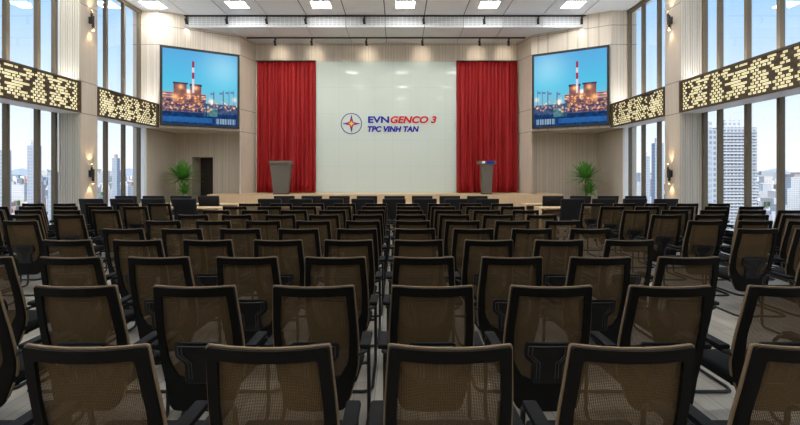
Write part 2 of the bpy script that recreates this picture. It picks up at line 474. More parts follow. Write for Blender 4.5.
def curtain(xa, xb, seed, label):
    r = random.Random(seed); nx, nz = 170, 14
    ph = []; x = 0
    folds = []
    while x < 1: folds.append(x); x += r.uniform(.035, .095)
    folds.append(x)
    vs, fs = [], []
    for i in range(nx + 1):
        u = i / nx
        k = max(j for j in range(len(folds) - 1) if folds[j] <= u + 1e-9)
        t = (u - folds[k]) / (folds[k + 1] - folds[k])
        amp = .11 + .05 * math.sin(k * 2.3 + seed)
        for j in range(nz + 1):
            v = j / nz
            z = .875 + v * (5.95 - .875)
            a = amp * (1.25 - .6 * v) * math.sin(math.pi * t) ** .8
            sw = .045 * math.sin(u * 40 + k * 1.7 + v * 4) * (1 - v) * min(1, u * 8, (1 - u) * 8)
            vs.append((xa + (xb - xa) * u + sw, 18.17 - a, z))
    for i in range(nx):
        for j in range(nz):
            a = i * (nz + 1) + j; fs.append((a, a + nz + 1, a + nz + 2, a + 1))
    root = empty('stage_curtain', ((xa + xb) / 2, 18.15, .875))
    mb = MB(); mb.add([(v[0] - root.location.x, v[1] - 18.15, v[2] - .875) for v in vs], fs, True)
    o = mb.build('drape', M['curtain'], root)
    so = o.modifiers.new('thickness', 'SOLIDIFY'); so.thickness = .012; so.offset = 1
    MB().box(-(xb - xa) / 2 - .02, (xb - xa) / 2 + .02, -.13, .0, 5.06, 5.08).build('curtain_rail', M['dark'], root)
    tag(root, label, 'curtain', 'red stage curtains')
curtain(-5.0, -2.74, 3, 'red pleated stage curtain left of the glass panel')
curtain(2.72, 5.03, 8, 'red pleated stage curtain right of the glass panel')

# ------------------------------------------------------------------ sign on the glass panel
YS = 18.19
def px(x, y, Y=YS): return CX + (x - 398.7) * Y / F, EYE + (173.7 - y) * Y / F
def text_mesh(name, body, x0, x1, y0, y1, material, parent, shear=0, off=.02, Y=YS, depth=.012, origin=None):
    cu = bpy.data.curves.new(name, 'FONT'); cu.body = body; cu.shear = shear; cu.offset = off; cu.extrude = .01
    t = bpy.data.objects.new('tmp', cu); COL.objects.link(t); bpy.context.view_layer.update()
    me = bpy.data.meshes.new_from_object(t.evaluated_get(bpy.context.evaluated_depsgraph_get()))
    bpy.data.objects.remove(t)
    xs = [v.co.x for v in me.vertices]; ys = [v.co.y for v in me.vertices]; zs = [v.co.z for v in me.vertices]
    (X0, Z0), (X1, Z1) = px(x0, y1, Y), px(x1, y0, Y)
    ox, oy, oz = origin
    for v in me.vertices:
        c = v.co.copy()
        v.co = (X0 + (c.x - min(xs)) / (max(xs) - min(xs)) * (X1 - X0) - ox, Y - depth * (c.z - min(zs)) / (max(zs) - min(zs)) - oy,
                Z0 + (c.y - min(ys)) / (max(ys) - min(ys)) * (Z1 - Z0) - oz)
    me.materials.clear(); me.materials.append(material)
    for p in me.polygons: p.material_index = 0
    o = bpy.data.objects.new(name, me); COL.objects.link(o); o.parent = parent
    return o
ox, oz = px(351.4, 123.6)
org = (ox, YS + .01, oz)
sg = empty('company_sign', org)
tag(sg, 'blue and red company lettering with round star emblem on the glass panel', 'sign')
text_mesh('lettering', 'EVN', 368, 389.2, 116.4, 123, M['blue'], sg, 0, .035, origin=org)['label'] = 'dark blue upright letters'
text_mesh('lettering', 'GENCO 3', 390.4, 436.6, 116.2, 123.2, M['red'], sg, .22, .035, origin=org)['label'] = 'red slanted letters'
text_mesh('lettering', 'TPC VINH TAN', 367.6, 419, 126.1, 132, M['blue'], sg, .2, .045, origin=org)['label'] = 'smaller dark blue slanted letters'
em = MB(); rr = 10.2 * YS / F
em.tube([(rr * math.cos(a), -.012, rr * math.sin(a)) for a in [2 * math.pi * i / 48 for i in range(48)]], .013, 6, closed=True)
em.build('emblem_ring', M['blue'], sg)
def star(r1, r2, d, m, nm):
    b = MB(); pts = []
    for i in range(8):
        a = math.pi / 2 + i * math.pi / 4; q = r1 if i % 2 == 0 else r2
        pts.append((q * math.cos(a), q * math.sin(a)))
    vs = [(x, -d, z) for x, z in pts] + [(x, -.002, z) for x, z in pts]
    b.add(vs, [list(range(8)), list(range(8, 16))[::-1]] + [(i, (i + 1) % 8, 8 + (i + 1) % 8, 8 + i) for i in range(8)])
    b.build(nm, m, sg)
star(rr * .88, rr * .24, .012, M['blue'], 'emblem_star')
star(rr * .6, rr * .2, .018, M['red'], 'emblem_star_core')
star(rr * .3, rr * .13, .024, M['yellow'], 'emblem_star_centre')

# ------------------------------------------------------------------ wall screens
NX, NZ = 130, 130
_pr = random.Random(5)
GL = [(_pr.uniform(.35, 1), _pr.uniform(.18, .40), _pr.uniform(.005, .011), _pr.uniform(.3, .9)) for _ in range(130)] + \
     [(_pr.uniform(0, .4), _pr.uniform(.22, .34), _pr.uniform(.005, .012), _pr.uniform(.3, .8)) for _ in range(30)] + \
     [(.575, .50, .03, .8), (.77, .50, .03, .8), (.67, .45, .022, 1.2), (.66, .40, .03, .5), (.36, .33, .03, .7), (.04, .38, .03, .5), (.84, .36, .04, .7)]
NS = [[_pr.random() for _ in range(41)] for _ in range(41)]
def pn(u, v):
    a, b = u * 40, v * 40; i, j = min(39, int(a)), min(39, int(b)); a -= i; b -= j
    return (NS[i][j] * (1 - a) + NS[i + 1][j] * a) * (1 - b) + (NS[i][j + 1] * (1 - a) + NS[i + 1][j + 1] * a) * b
def plant_pic(u, v):
    """dusk photograph of a power station: u,v in 0..1, v up"""
    n = pn(u, v)
    if v > .30:
        t = (v - .3) / .7
        c = [.07 + .02 * t, .54 - .18 * t, .72 - .06 * t]
        gl = math.exp(-((u - .2) ** 2) / .06 - ((v - .8) ** 2) / .06)
        c = [c[0] + .16 * gl, c[1] + .18 * gl, c[2] + .10 * gl]
        hz = math.exp(-(t * 5) ** 2); c = [c[0] + .12 * hz, c[1] - .08 * hz, c[2] - .16 * hz]
    elif v > .16:
        c = [.06 * n + .01, .03 + .08 * n, .09 + .14 * n]
    else:
        c = [.003, .012 + .04 * n, .05 + .14 * n]
        if .03 < v < .10 and u > .35: c = [.015, .07 + .05 * n, .24 + .1 * n]
    if .17 < v < .42 and .44 < u < 1:
        k = pn(u * .99, min(.99, v * 2.2)); c = [.5 * k * n + .03, .26 * k * n + .03, .09 * n + .06]
        if int(v * 50) % 3 == 0: c = [c[0] * .4, c[1] * .4, .12]
    if v > .33 and v < .42 and u > .44 and int(v * 60) % 2: c = [.5, .27, .25]
    if .02 < v < .10 and .03 < u < .3 and int(u * 85) % 3: c = [.22, .32, .42]           # pale strokes of the caption
    for a, b, h in ((.5, .645, .555), (.69, .86, .565)):      # two boiler houses
        if a < u < b and .28 < v < h: c = [.10 + .25 * n, .05 + .08 * n, .08]
        if a - .01 < u < b + .01 and h - .03 < v < h: c = [.05, .03, .08]
    if .595 < u < .622 and   .43 < v < .86: c = ([.30, .02, .05] if v > .78 or .62 < v < .71 else [.62, .58, .66])
    for a in (.05, .12, .2, .33):                          # masts
        if abs(u - a) < .005 and .28 < v < .52 - a * .15: c = [.06, .16, .32]
        if 0 < u - a < .05 and .47 - a * .15 < v < .50 - a * .15: c = [.14, .2, .36]
    if .28 < u < .42 and .12 < v < .25: c = [.03 + .08 * n, .08 + .2 * n, .12 + .18 * n]
    if .44 < u < .47 and v < .3 and v > .12: c = [.03, .08, .16]
    for a, b, w, k in GL:
        q = ((u - a) ** 2 + (v - b) ** 2) / (w * w)
        if q < 6:
            e = 1.1 * k * math.exp(-q); c = [c[0] + 1.0 * e, c[1] + .48 * e, c[2] + .15 * e]
    return c
def screen(s, label):
    a = Vector((s * 7.605, 15.85)); b = Vector((s * 5.39, 17.22))
    mid = (a + b) / 2; L = (a - b).length
    left, right = (b, a) if s > 0 else (a, b)
    ang = math.atan2((right - left).y, (right - left).x)
    root = empty('wall_screen', (mid.x, mid.y, 3.235), ang)
    tag(root, label, 'screen', 'large wall screens flanking the stage')
    H = 2.71; hw = L / 2; f = MB(); t = .075
    f.box(-hw, hw, -.10, -.02, 0, t); f.box(-hw, hw, -.10, -.02, H - t, H)
    f.box(-hw, -hw + t, -.10, -.02, t, H - t); f.box(hw - t, hw, -.10, -.02, t, H - t)
    f.build('screen_frame', M['dark'], root)
    MB().box(-hw + .02, hw - .02, -.06, .1, .02, H - .02).build('screen_housing', M['dark'], root)
    me = bpy.data.meshes.new('display')
    x0, x1, z0, z1 = -hw + t, hw - t, t, H - t
    vs = [(x0 + (x1 - x0) * i / NX, -.065, z0 + (z1 - z0) * j / NZ) for i in range(NX + 1) for j in range(NZ + 1)]
    fs = [(i * (NZ + 1) + j, (i + 1) * (NZ + 1) + j, (i + 1) * (NZ + 1) + j + 1, i * (NZ + 1) + j + 1) for i in range(NX) for j in range(NZ)]
    me.from_pydata(vs, [], fs)
    ca = me.color_attributes.new('picture', 'FLOAT_COLOR', 'CORNER')
    buf = []
    for i in range(NX):
        for j in range(NZ):
            u = (i + .5) / NX; u = u if s > 0 else 1 - u
            c = plant_pic(u, (j + .5) / NZ); buf += [max(0, c[0]), max(0, c[1]), max(0, c[2]), 1] * 4
    ca.data.foreach_set('color', buf)
    me.materials.append(M['display'])
    d = bpy.data.objects.new('display', me); COL.objects.link(d); d.parent = root
def display_mat():
    m, nt, b = new_mat('display_picture')
    at = nt.nodes.new('ShaderNodeAttribute'); at.attribute_name = 'picture'
    b.inputs['Base Color'].default_value = (.004, .004, .004, 1); b.inputs['Roughness'].default_value = .3; b.inputs['Specular IOR Level'].default_value = .05
    nt.links.new(at.outputs['Color'], b.inputs['Emission Color']); b.inputs['Emission Strength'].default_value = .85
    return m
M['display'] = display_mat()
screen(-1, 'large square wall screen on the left showing a power station at dusk')
screen(1, 'large square wall screen on the right showing a power station at dusk')

# ------------------------------------------------------------------ lecterns
def lectern(x, label, wt, wb, slab, items):
    root = empty('lectern', (x, 16.95, .86)); tag(root, label, 'lectern')
    d1, d0 = .22, .17
    b = MB()
    def frus(m, w0, w1, dd0, dd1, z0, z1):
        vs = [(-w0, -dd0, z0), (w0, -dd0, z0), (w0, dd0, z0), (-w0, dd0, z0), (-w1, -dd1, z1), (w1, -dd1, z1), (w1, dd1, z1), (-w1, dd1, z1)]
        m.add(vs, [(3, 2, 1, 0), (4, 5, 6, 7), (0, 1, 5, 4), (1, 2, 6, 5), (2, 3, 7, 6), (3, 0, 4, 7)])
    frus(b, wb, wt, d0, d1, .03, 1.08); b.build('body', M['lectern'], root)
    q = MB(); frus(q, wb + .02, wb + .02, d0 + .02, d0 + .02, 0, .03); q.build('base', M['dark'], root)
    t = MB(); t.rbox(-slab, slab, -.25, .25, 1.08, 1.2, .008); t.build('top', M['lectern'], root)
    if items:
        for (xa, xb, m, nm, lb) in items:
            o = MB().box(xa, xb, -.262, -.251, 1.105, 1.185).build(nm, m, root)
lectern(-3.77, 'wide grey oak lectern on the left side of the stage', .35, .245, .385, None)
lectern(3.64, 'narrow grey oak lectern with a small emblem plate, right side of stage', .2, .16, .31,
        [(-.19, -.1, M['paper'], 'name_plate', ''), (-.04, .22, M['blue'], 'name_strip', '')])

# ------------------------------------------------------------------ plants
def plant(x, y, seed, label):
    r = random.Random(seed); root = empty('potted_palm', (x, y, 0)); tag(root, label, 'plant', 'potted palms at the sides of the stage')
    MB().lathe([(.14, 0), (.17, .02), (.2, .4), (.21, .42), (.18, .42), (.17, .38)]).build('pot', M['pot'], root)
    MB().lathe([(.165, .36), (.165, .385)]).build('soil', M['soil'], root)
    tk = MB(); tk.tube([(0, 0, .36), (.01, 0, .8), (0, .01, 1.2), (-.01, 0, 1.42)], .035, 8, .025)
    tk.tube([(.04, -.03, .36), (.09, -.06, .6), (.1, -.06, .8)], .025, 8, .02); tk.build('trunk', M['trunk'], root)
    fo = MB()
    for (cx, cy, cz, n, ln) in ((-.01, 0, 1.42, 170, .86), (.1, -.06, .9, 80, .58)):
        for i in range(n):
            az = i * 2.39996 + r.uniform(-.2, .2); el = R(86) - (i / n) * R(96) + r.uniform(-.12, .12)
            L = ln * r.uniform(.7, 1.0); w = .038 * r.uniform(.8, 1.2)
            p = Vector((cx, cy, cz)); d = Vector((math.cos(az) * math.cos(el), math.sin(az) * math.cos(el), math.sin(el)))
            sd = Vector((-math.sin(az), math.cos(az), 0)); up = d.cross(sd)
            vs = []; sg_ = 6
            for k in range(sg_ + 1):
                t = k / sg_; ww = w * (1 - t ** 2) * (.5 + min(1, t * 4) * .5) + .001
                q = p + d * (L * t) + Vector((0, 0, -L * .14 * t * t))
                vs += [q - sd * ww, q + up * -.004, q + sd * ww]
            fs = []
            for k in range(sg_):
                a = k * 3; fs += [(a, a + 1, a + 4, a + 3), (a + 1, a + 2, a + 5, a + 4)]
            fo.add(vs, fs, True)
    fo.build('foliage', M['leaf'], root)
plant(-7.35, 17.0, 1, 'spiky green potted palm by the doorway at the left end of the stage')
plant(7.25, 17.0, 2, 'spiky green potted palm in the corner at the right end of stage')

# ------------------------------------------------------------------ ceiling lights, tracks, spots
o_ = {1: 'first', 2: 'second', 3: 'third', 4: 'fourth', 5: 'fifth', 6: 'sixth', 7: 'seventh', 8: 'eighth', 9: 'ninth', 10: 'tenth', 11: 'eleventh'}
def make_lamp():
    root = empty('ceiling_light')
    f = MB(); h = .33
    for a, b, c, d in ((-h, h, -h, -h + .03), (-h, h, h - .03, h), (-h, -h + .03, -h + .03, h - .03), (h - .03, h, -h + .03, h - .03)): f.box(a, b, c, d, -.012, 0)
    f.build('frame', M['lampframe'], root)
    MB().box(-.3, .3, -.3, .3, -.008, -.002).build('diffuser', M['lamp'], root)
    return root
lamp0 = make_lamp(); reg(lamp0); first = True
for j, y in enumerate(LY):
    for i, x in enumerate(LX):
        o = lamp0 if first else copy_tree(lamp0); first = False
        o.location = (x, y, ZC)
        if j == 0:
            tag(o, 'square recessed ceiling light, %s from the left in the row nearest the stage' % o_[i + 1], 'ceiling light', 'square ceiling lights')
        else:
            tag(o, 'square ceiling light out of the picture, %s row back from the stage, %s from left' % (o_[j + 1], o_[i + 1]), 'ceiling light', 'square ceiling lights')

for y, z, nm, lb in ((16.27, ZC, 8.0, 'long dark lighting track at the edge of the main ceiling'), (17.5, ZL, 5.3, 'shorter dark lighting track on the lower ceiling above the stage')):
    tag(MB().box(-nm + .1, nm - .1, y - .025, y + .025, z - .045, z - .001).build('lighting_track', M['dark']), lb, 'lighting track')
def make_spot():
    root = empty('track_spotlight')
    MB().box(-.025, .025, -.03, .03, -.06, 0).build('adapter', M['dark'], root)
    h = MB(); d = Vector((.1, .25, -.9)).normalized()
    a = Vector((0, 0, -.06)); h.tube([a, a + Vector((0, 0, -.05))], .01, 6)
    h.tube([Vector((-.02, -.03, -.08)), Vector((-.02, -.03, -.08)) + d * .2], .045, 12)
    h.build('lamp_head', M['dark'], root)
    e = Vector((-.02, -.03, -.08)) + d * .2
    b = MB(); b.tube([e, e + d * .004], .035, 12); b.build('lens', M['lens'], root)
    return root
sp0 = make_spot(); reg(sp0); first = True
def wx(p, Y): return CX + (p - 398.7) * Y / F
spots = []
for row, (Y, Z, pxs) in enumerate(((16.27, ZC - .045, [147.5, 186.6, 226.9, 266.8, 305.9, 364.4, 424, 484.6, 538.4, 581.9]),
                                   (17.5, ZL - .045, [241, 275.3, 311.9, 366.6, 422.7, 479.8, 508.8, 531.3]))):
    for i, p in enumerate(pxs):
        if p < 150: continue
        X = wx(p, Y)
        o = sp0 if first else copy_tree(sp0); first = False
        o.location = (X, Y, Z)
        k = i if row == 0 else i + 1
        tag(o, 'small black track spotlight, %s from the left on the %s track' % (o_[k], ('long front', 'short rear')[row]), 'spotlight', 'track spotlights')
        spots.append((X, Y, Z, row))
for (X, Y, Z, row) in spots:
    l = bpy.data.lights.new('spot_beam', 'SPOT'); l.color = (1, .9, .76); l.spot_blend = 1; l.shadow_soft_size = .05
    ob = bpy.data.objects.new('spot_beam', l); COL.objects.link(ob); ob.location = (X, Y - .02, Z - (.32 if row else .44))
    if row == 1: l.energy = 15; l.spot_size = R(70); d = Vector((0, .9, -.12))
    else: l.energy = 48 if abs(X) < 5 else 7; l.spot_size = R(100); d = Vector((.0, .6, -.9))
    ob.rotation_euler = d.to_track_quat('-Z', 'Y').to_euler()

# ------------------------------------------------------------------ sconces
def make_sconce():
    root = empty('wall_sconce')
    MB().rbox(.0, .03, -.04, .04, -.09, .09, .006).build('backplate', M['dark'], root)
    b = MB(); b.tube([(.03, 0, 0), (.075, 0, 0)], .015, 8)
    b.tube([(.085, .02, -.19), (.085, .02, .12)], .032, 14); b.tube([(.085, -.035, -.1), (.085, -.035, .17)], .026, 14)
    b.build('body', M['dark'], root)
    MB().tube([(.085, .02, -.26), (.085, .02, -.19)], .032, 14).build('brass_end', M['brass'], root)
    MB().tube([(.085, -.035, .17), (.085, -.035, .25)], .026, 14).build('brass_end', M['brass'], root)
    MB().tube([(.085, .02, -.264), (.085, .02, -.26)], .026, 12).build('bulb', M['bulb'], root)
    MB().tube([(.085, -.035, .25), (.085, -.035, .254)], .02, 12).build('bulb', M['bulb'], root)
    return root
sc0 = make_sconce(); reg(sc0); first = True
for s, nm in ((-1, 'left'), (1, 'right')):
    for z, hn in ((1.6, 'lower'), (5.62, 'upper')):
        o = sc0 if first else copy_tree(sc0); first = False
        o.location = (s * XI, 12.3, z); o.rotation_euler.z = math.pi if s > 0 else 0
        tag(o, 'black and brass wall sconce, %s one on the %s pillar' % (hn, nm), 'wall lamp', 'pillar sconces')
        for dz in (-1, 1):
            l = bpy.data.lights.new('sconce_glow', 'SPOT'); l.energy = 6; l.color = (1, .68, .36); l.spot_size = R(80); l.spot_blend = .7; l.shadow_soft_size = .02
            ob = bpy.data.objects.new('sconce_glow', l); COL.objects.link(ob)
            ob.location = (s * (XI - .085), 12.3, z + dz * .28)
            ob.rotation_euler = Vector((s * .22, 0, dz)).to_track_quat('-Z', 'Y').to_euler()

# ================================================================== MESH CHAIR
def prof(z):
    pts = [(.20, .09), (.27, .115), (.42, .128), (.52, .112), (.65, .078), (.8, .038), (.97, 0)]
    for (a, ya), (b, yb) in zip(pts[:-1], pts[1:]):
        if z <= b: return ya + (yb - ya) * (z - a) / (b - a)
    return 0
def bk(x, z, o=0): return (x, prof(z) - .03 + .035 * (x / .24) ** 2 + o, z - .006 * (1 - (x / .225) ** 2) * (z > .9))
OUT = [(-.223, .977), (.223, .977), (.240, .68), (.238, .47), (.175, .25), (-.175, .25), (-.238, .47), (-.240, .68)]
INN = [(-.181, .928), (.181, .928), (.196, .70), (.186, .52), (.125, .415), (-.125, .415), (-.186, .52), (-.196, .70)]
def make_chair():
    root = empty('mesh_chair')
    o = fillet(OUT, [.014, .014, .08, .06, .04, .04, .06, .08], 4, 5); i = fillet(INN, [.012, .012, .05, .04, .04, .04, .04, .05], 4, 5)
    n = len(o); k = 3
    mb = MB(); rings = []
    for lst, off, sc_ in ((o, .0, .985), (o, .012, 1), (o, .022, 1), (i, .022, 1), (i, .004, 1)):
        rings.append([bk(p.x * (sc_ if lst is o else 1), p.y, off) for p in lst])
    vs = [q for r in rings for q in r]; fs = []
    for a in range(5):
        b = (a + 1) % 5
        for j in range(n): fs.append((a * n + j, a * n + (j + 1) % n, b * n + (j + 1) % n, b * n + j))
    mb.add(vs, fs, True); mb.build('back_frame', M['black'], root)
    c = Vector((0, .63)); t = MB(); r1, r2, r3, r4 = [], [], [], []
    for p in o:
        d = (p - c).normalized()
        if p.y < .30: e = p - d * .002
        else: e = p + d * .007
        r1.append(bk(e.x, e.y, .016)); r2.append(bk(e.x, e.y, .029)); q = p - d * .012
        r3.append(bk(q.x, q.y, .033)); r4.append(bk(q.x, q.y, .016))
    vs = r1 + r2 + r3 + r4; fs = []
    for a in range(4):
        b = (a + 1) % 4
        for j in range(n): fs.append((a * n + j, a * n + (j + 1) % n, b * n + (j + 1) % n, b * n + j))
    t.add(vs, fs, True); t.build('mesh_edging', M['trim'], root)
    # mesh sheet
    def hw(z):
        L = [(.29, .17), (.48, .236), (.68, .243), (.97, .225)]
        for (a, wa), (b, wb) in zip(L[:-1], L[1:]):
            if z <= b: return wa + (wb - wa) * (z - a) / (b - a)
        return .225
    sh = MB(); vs = []; nz = 14; nx = 8
    for a in range(nz + 1):
        z = .33 + (.951 - .33) * a / nz
        for b in range(nx + 1):
            x = (-1 + 2 * b / nx) * (hw(z) - .012); vs.append(bk(x, z, .027))
    sh.add(vs, [(a * (nx + 1) + b, a * (nx + 1) + b + 1, (a + 1) * (nx + 1) + b + 1, (a + 1) * (nx + 1) + b) for a in range(nz) for b in range(nx)], True)
    sh.build('mesh_panel', M['fabric'], root)
    lp = fillet([(-.134, .648), (.134, .648), (.136, .56), (.083, .515), (.087, .40), (-.087, .40), (-.083, .515), (-.136, .56)],
                [.018, .018, .02, .015, .02, .02, .015, .02], 3, 2)
    lm = MB(); n2 = len(lp); f0 = [bk(p.x, p.y, -.004) for p in lp]; f1 = [bk(p.x, p.y, .014) for p in lp]
    fs = [list(range(n2)), list(range(n2, 2 * n2))[::-1]] + [(j, (j + 1) % n2, n2 + (j + 1) % n2, n2 + j) for j in range(n2)]
    lm.add(f0 + f1, fs)
    lo = lm.build('lumbar_support', M['lumbar'], root)
    rg = MB()
    for e in (0, .022):
        for sgn in (-1, 1):
            pts = [(sgn * (.114 - e), .628 - e * .4), (sgn * (.114 - e), .57), (sgn * (.062 - e * .8), .524), (sgn * (.062 - e * .8), .43)]
            rg.tube([bk(x, z, -.005) for x, z in pts], .0028, 5)
    rg.tube([bk(x, .628, -.005) for x in (-.114, -.05, 0, .05, .114)], .0028, 5)
    rg.build('ridge', M['ridge'], lo)
    # seat
    s = MB()
    def xf(v):
        x, y, z = v; t = (y - .12) / .43
        z += -.02 * max(0, t - .75) * 4 * .5 - .008 * (1 - (x / .25) ** 2)
        return Vector((x * (1 - .08 * (1 - t)), y, z))
    s.rbox(-.25, .25, .13, .55, .38, .447, .03, 3, xf); s.build('seat', M['seat'], root)
    pn = MB(); pn.rbox(-.2, .2, .14, .5, .35, .385, .015, 2); pn.build('seat_pan', M['black'], root)
    for sg_ in (-1, 1):
        a = MB(); a.rbox(sg_ * .277 - .032, sg_ * .277 + .032, .13, .37, .582, .612, .012, 2); a.build('armrest', M['pad'], root)
    fr = MB()
    for sg_ in (-1, 1):
        x = sg_ * .277
        fr.tube([(sg_ * .215, .14, .54), (sg_ * .25, .135, .56), (x, .14, .57), (x, .37, .572), (x, .43, .555), (x, .465, .52), (x, .475, .45), (x, .49, .3), (x, .50, .1), (x, .495, .04), (x, .47, .015),
                 (x, .4, .013), (x, .06, .013), (x, -.0, .013), (sg_ * .255, -.05, .013), (sg_ * .21, -.065, .013), (0, -.065, .013)], .0125, 8)
        fr.tube([(sg_ * .2, .45, .368), (x, .483, .368)], .011, 6)
        fr.tube([(sg_ * .15, .24, .33), (sg_ * .15, .24, .36)], .02, 8)
    fr.tube([(-.277, .483, .365), (.277, .483, .365)], .012, 8)
    fr.tube([(-.14, .17, .33), (-.14, .49, .345)], .012, 8); fr.tube([(.14, .17, .33), (.14, .49, .345)], .012, 8)
    fr.build('sled_frame', M['tube'], root)
    return root

def in_view(x, y, h0, h1, wx_=.31, d=(-.07, .6)):
    for dy in d:
        Y = y + dy
        if Y < .4: continue
        for dx_ in (-wx_, wx_):
            p = 400 + (x + dx_ - CX) * F / Y
            t = 173.7 + (EYE - h1) * F / Y
            if -4 < p < 804 and t < 428: return True
    return False
ch0 = make_chair(); reg(ch0); used = False
blocks = {'left': [-(4.53 + P * k) for k in range(5)], 'centre': [P * k for k in range(-4, 5)], 'right': [4.53 + P * k for k in range(5)]}
for bn, xs in blocks.items():
    rank = 0
    for i in range(10):
        Y = .9 * (1.915 + i) - .04
        row = [x for x in xs if in_view(x, Y, 0, .97)]
        if not row: continue
        rank += 1
        for k, x in enumerate(row):
            o = copy_tree(ch0) if used else ch0; used = True
            o.location = (x, Y, 0)
            if bn == 'centre':
                lb = 'brown mesh chair in central block, %s row from the camera, %s from the left' % (o_[rank], o_[k + 1])
            else:
                lb = 'brown mesh chair in %s window block, %s row from camera, %s from the aisle' % (bn, o_[rank], o_[k + 1])
            if rank == 1 and bn == 'centre':
                lb = 'brown mesh chair in the front row nearest the camera, %s from the left' % o_[k + 1]
            tag(o, lb, 'chair', 'brown mesh audience chairs')

# ================================================================== BLACK CONFERENCE CHAIR
def make_vip():
    root = empty('conference_chair')
    b = MB()
    def xf(v):
        x, y, z = v; t = (z - .46) / .56
        return Vector((x * (.93 + .07 * t), y + (1 - t) * .14 + .03 * (x / .27) ** 2, z))
    b.rbox(-.275, .275, 0, .09, .44, 1.015, .03, 3, xf); b.build('backrest', M['leather'], root)
    s = MB(); s.rbox(-.26, .26, .14, .66, .40, .50, .035, 3); s.build('seat', M['leather'], root)
    for q in (-1, 1):
        a = MB(); a.rbox(q * .29 - .03, q * .29 + .03, .16, .46, .62, .655, .012, 2); a.build('armrest', M['leather'], root)
        c = MB(); c.tube([(q * .29, .2, .62), (q * .29, .2, .5), (q * .285, .22, .4), (q * .2, .24, .39)], .014, 8)
        c.tube([(q * .29, .42, .62), (q * .29, .42, .5), (q * .285, .4, .4), (q * .2, .38, .39)], .014, 8); c.build('arm_support', M['chrome'], root)
    MB().tube([(0, .4, .08), (0, .4, .4)], .03, 12).build('gas_lift', M['chrome'], root)
    st_ = MB()
    for k in range(5):
        a = k * 2 * math.pi / 5 + .3; st_.tube([(0, .4, .11), (.28 * math.cos(a), .4 + .28 * math.sin(a), .07)], .025, 8, .015)
    so = st_.build('star_base', M['chrome'], root)
    for k in range(5):
        a = k * 2 * math.pi / 5 + .3; x, y = .28 * math.cos(a), .4 + .28 * math.sin(a)
        MB().tube([(x - .02, y, .03), (x + .02, y, .03)], .03, 10).build('castor', M['dark'], so)
    return root
v0 = make_vip(); reg(v0); used = False
CHX = [.73 * (k - 3.5) for k in range(8)]
side = [4.56 + .73 * k for k in range(4)]
for row, (Y, rn) in enumerate(((10.92, 'nearer'), (12.33, 'farther'))):
    for bn, xs in (('left', [-x for x in side]), ('central', CHX), ('right', side)):
        xs2 = [x * (1 if row == 0 else 1) for x in xs]
        for k, x in enumerate(xs2):
            o = copy_tree(v0) if used else v0; used = True
            o.location = (x, Y, 0)
            frm = 'left' if bn == 'central' else 'aisle'
            tag(o, 'black leather conference chair, %s desk row, %s group, %s from the %s' % (rn, bn, o_[k + 1], frm), 'chair', 'black leather conference chairs')
# desks
def make_desk():
    root = empty('conference_desk'); w = .72
    MB().rbox(-w, w, 0, .62, .715, .75, .004, 1).build('desk_top', M['desk'], root)
    for q in (-1, 1): MB().box(*sorted((q * (w - .03), q * (w - .0))), .03, .6, 0, .715).build('side_panel', M['desk'], root)
    MB().box(-w + .03, w - .03, .55, .58, .2, .715).build('front_panel', M['desk'], root)
    MB().box(-w + .03, w - .03, .25, .53, .56, .58).build('shelf', M['desk'], root)
    return root
d0 = make_desk(); reg(d0); used = False
for row, (Y, rn) in enumerate(((11.63, 'nearer'), (13.03, 'farther'))):
    for bn, xs in (('left', [-4.925 + .2, -6.385 + .2]), ('central', [-2.19, -.73, .73, 2.19]), ('right', [4.925 - .2, 6.385 - .2])):
        for k, x in enumerate(xs):
            o = copy_tree(d0) if used else d0; used = True
            o.location = (x, Y, 0)
            frm = 'left' if bn == 'central' else 'aisle'
            tag(o, 'pale wood conference desk, %s desk row, %s group, %s from the %s' % (rn, bn, o_[k + 1], frm), 'desk', 'pale wood conference desks')

# ================================================================== CITY OUTSIDE
GZ = -78
tag(MB().box(-4500, 4500, -300, 6500, GZ - 2, GZ).build('city_ground', M['ground']), kind='structure')
def building(x0, x1, y, dep, top, m, label, group, steps=True, cat='building', name='city_building', rz=0):
    cx = (x0 + x1) / 2; root = empty(name, (cx, y, GZ), rz); w = (x1 - x0) / 2
    MB().box(-w, w, 0, dep, 0, top - GZ).build('tower_block', m, root)
    r = MB(); r.box(-w * .5, w * .4, dep * .3, dep * .7, top - GZ, top - GZ + max(2.5, .05 * (top - GZ)))
    r.build('roof_plant', M['city'], root)
    tag(root, label, cat, group)
    return root
def bpx(pa, pb, py, Y, m, label, dep=None, group=None, rz=0):
    xa, xb = wx(pa, Y), wx(pb, Y); top = EYE + (173.7 - py) * Y / F
    return building(xa, xb, Y, dep or 5, top, m, label, group, rz=rz)
t_ = bpx(721, 757, 127, 330, M['tower'], 'tall pale apartment tower with many balconies outside the right near window', 20)
bl = MB(); nfl = 33
for side_ in (0, 1):
    pass
for f_ in range(51):
    z = 2.15 * f_ + 1
    bl.box(-13.2, 13.2, -1.2, 0, z, z + .5)
bl.build('balcony', mat('balcony_concrete', (.62, .63, .64), .7), t_)
bpx(708, 717, 129, 300, M['tower'], 'slim pale tower beside the big apartment tower, outside right window', 7)
bpx(705, 711.5, 147, 280, M['blue_tower'], 'dark blue slim tower, leftmost tall one outside the right near window', 7)
bpx(655, 664, 143, 500, M['blue_tower'], 'grey blue tower outside the far right window, next to the pillar', 7)
bpx(645, 650, 156, 600, M['blue_tower'], 'smaller grey blue tower outside the far right window', 7)
bpx(27, 36.5, 145.5, 500, M['blue_tower'], 'grey blue tower block outside the left near window', 7)
bpx(-2, 5, 150, 420, M['blue_tower'], 'grey blue tower block at the left edge of the picture', 7)
bpx(48, 52, 172, 350, M['blue_tower'], 'dark low tower outside the left near window beside the pillar', 7)
bpx(112, 117, 158, 650, M['blue_tower'], 'grey blue tower outside the far left window', 7)
protos = []
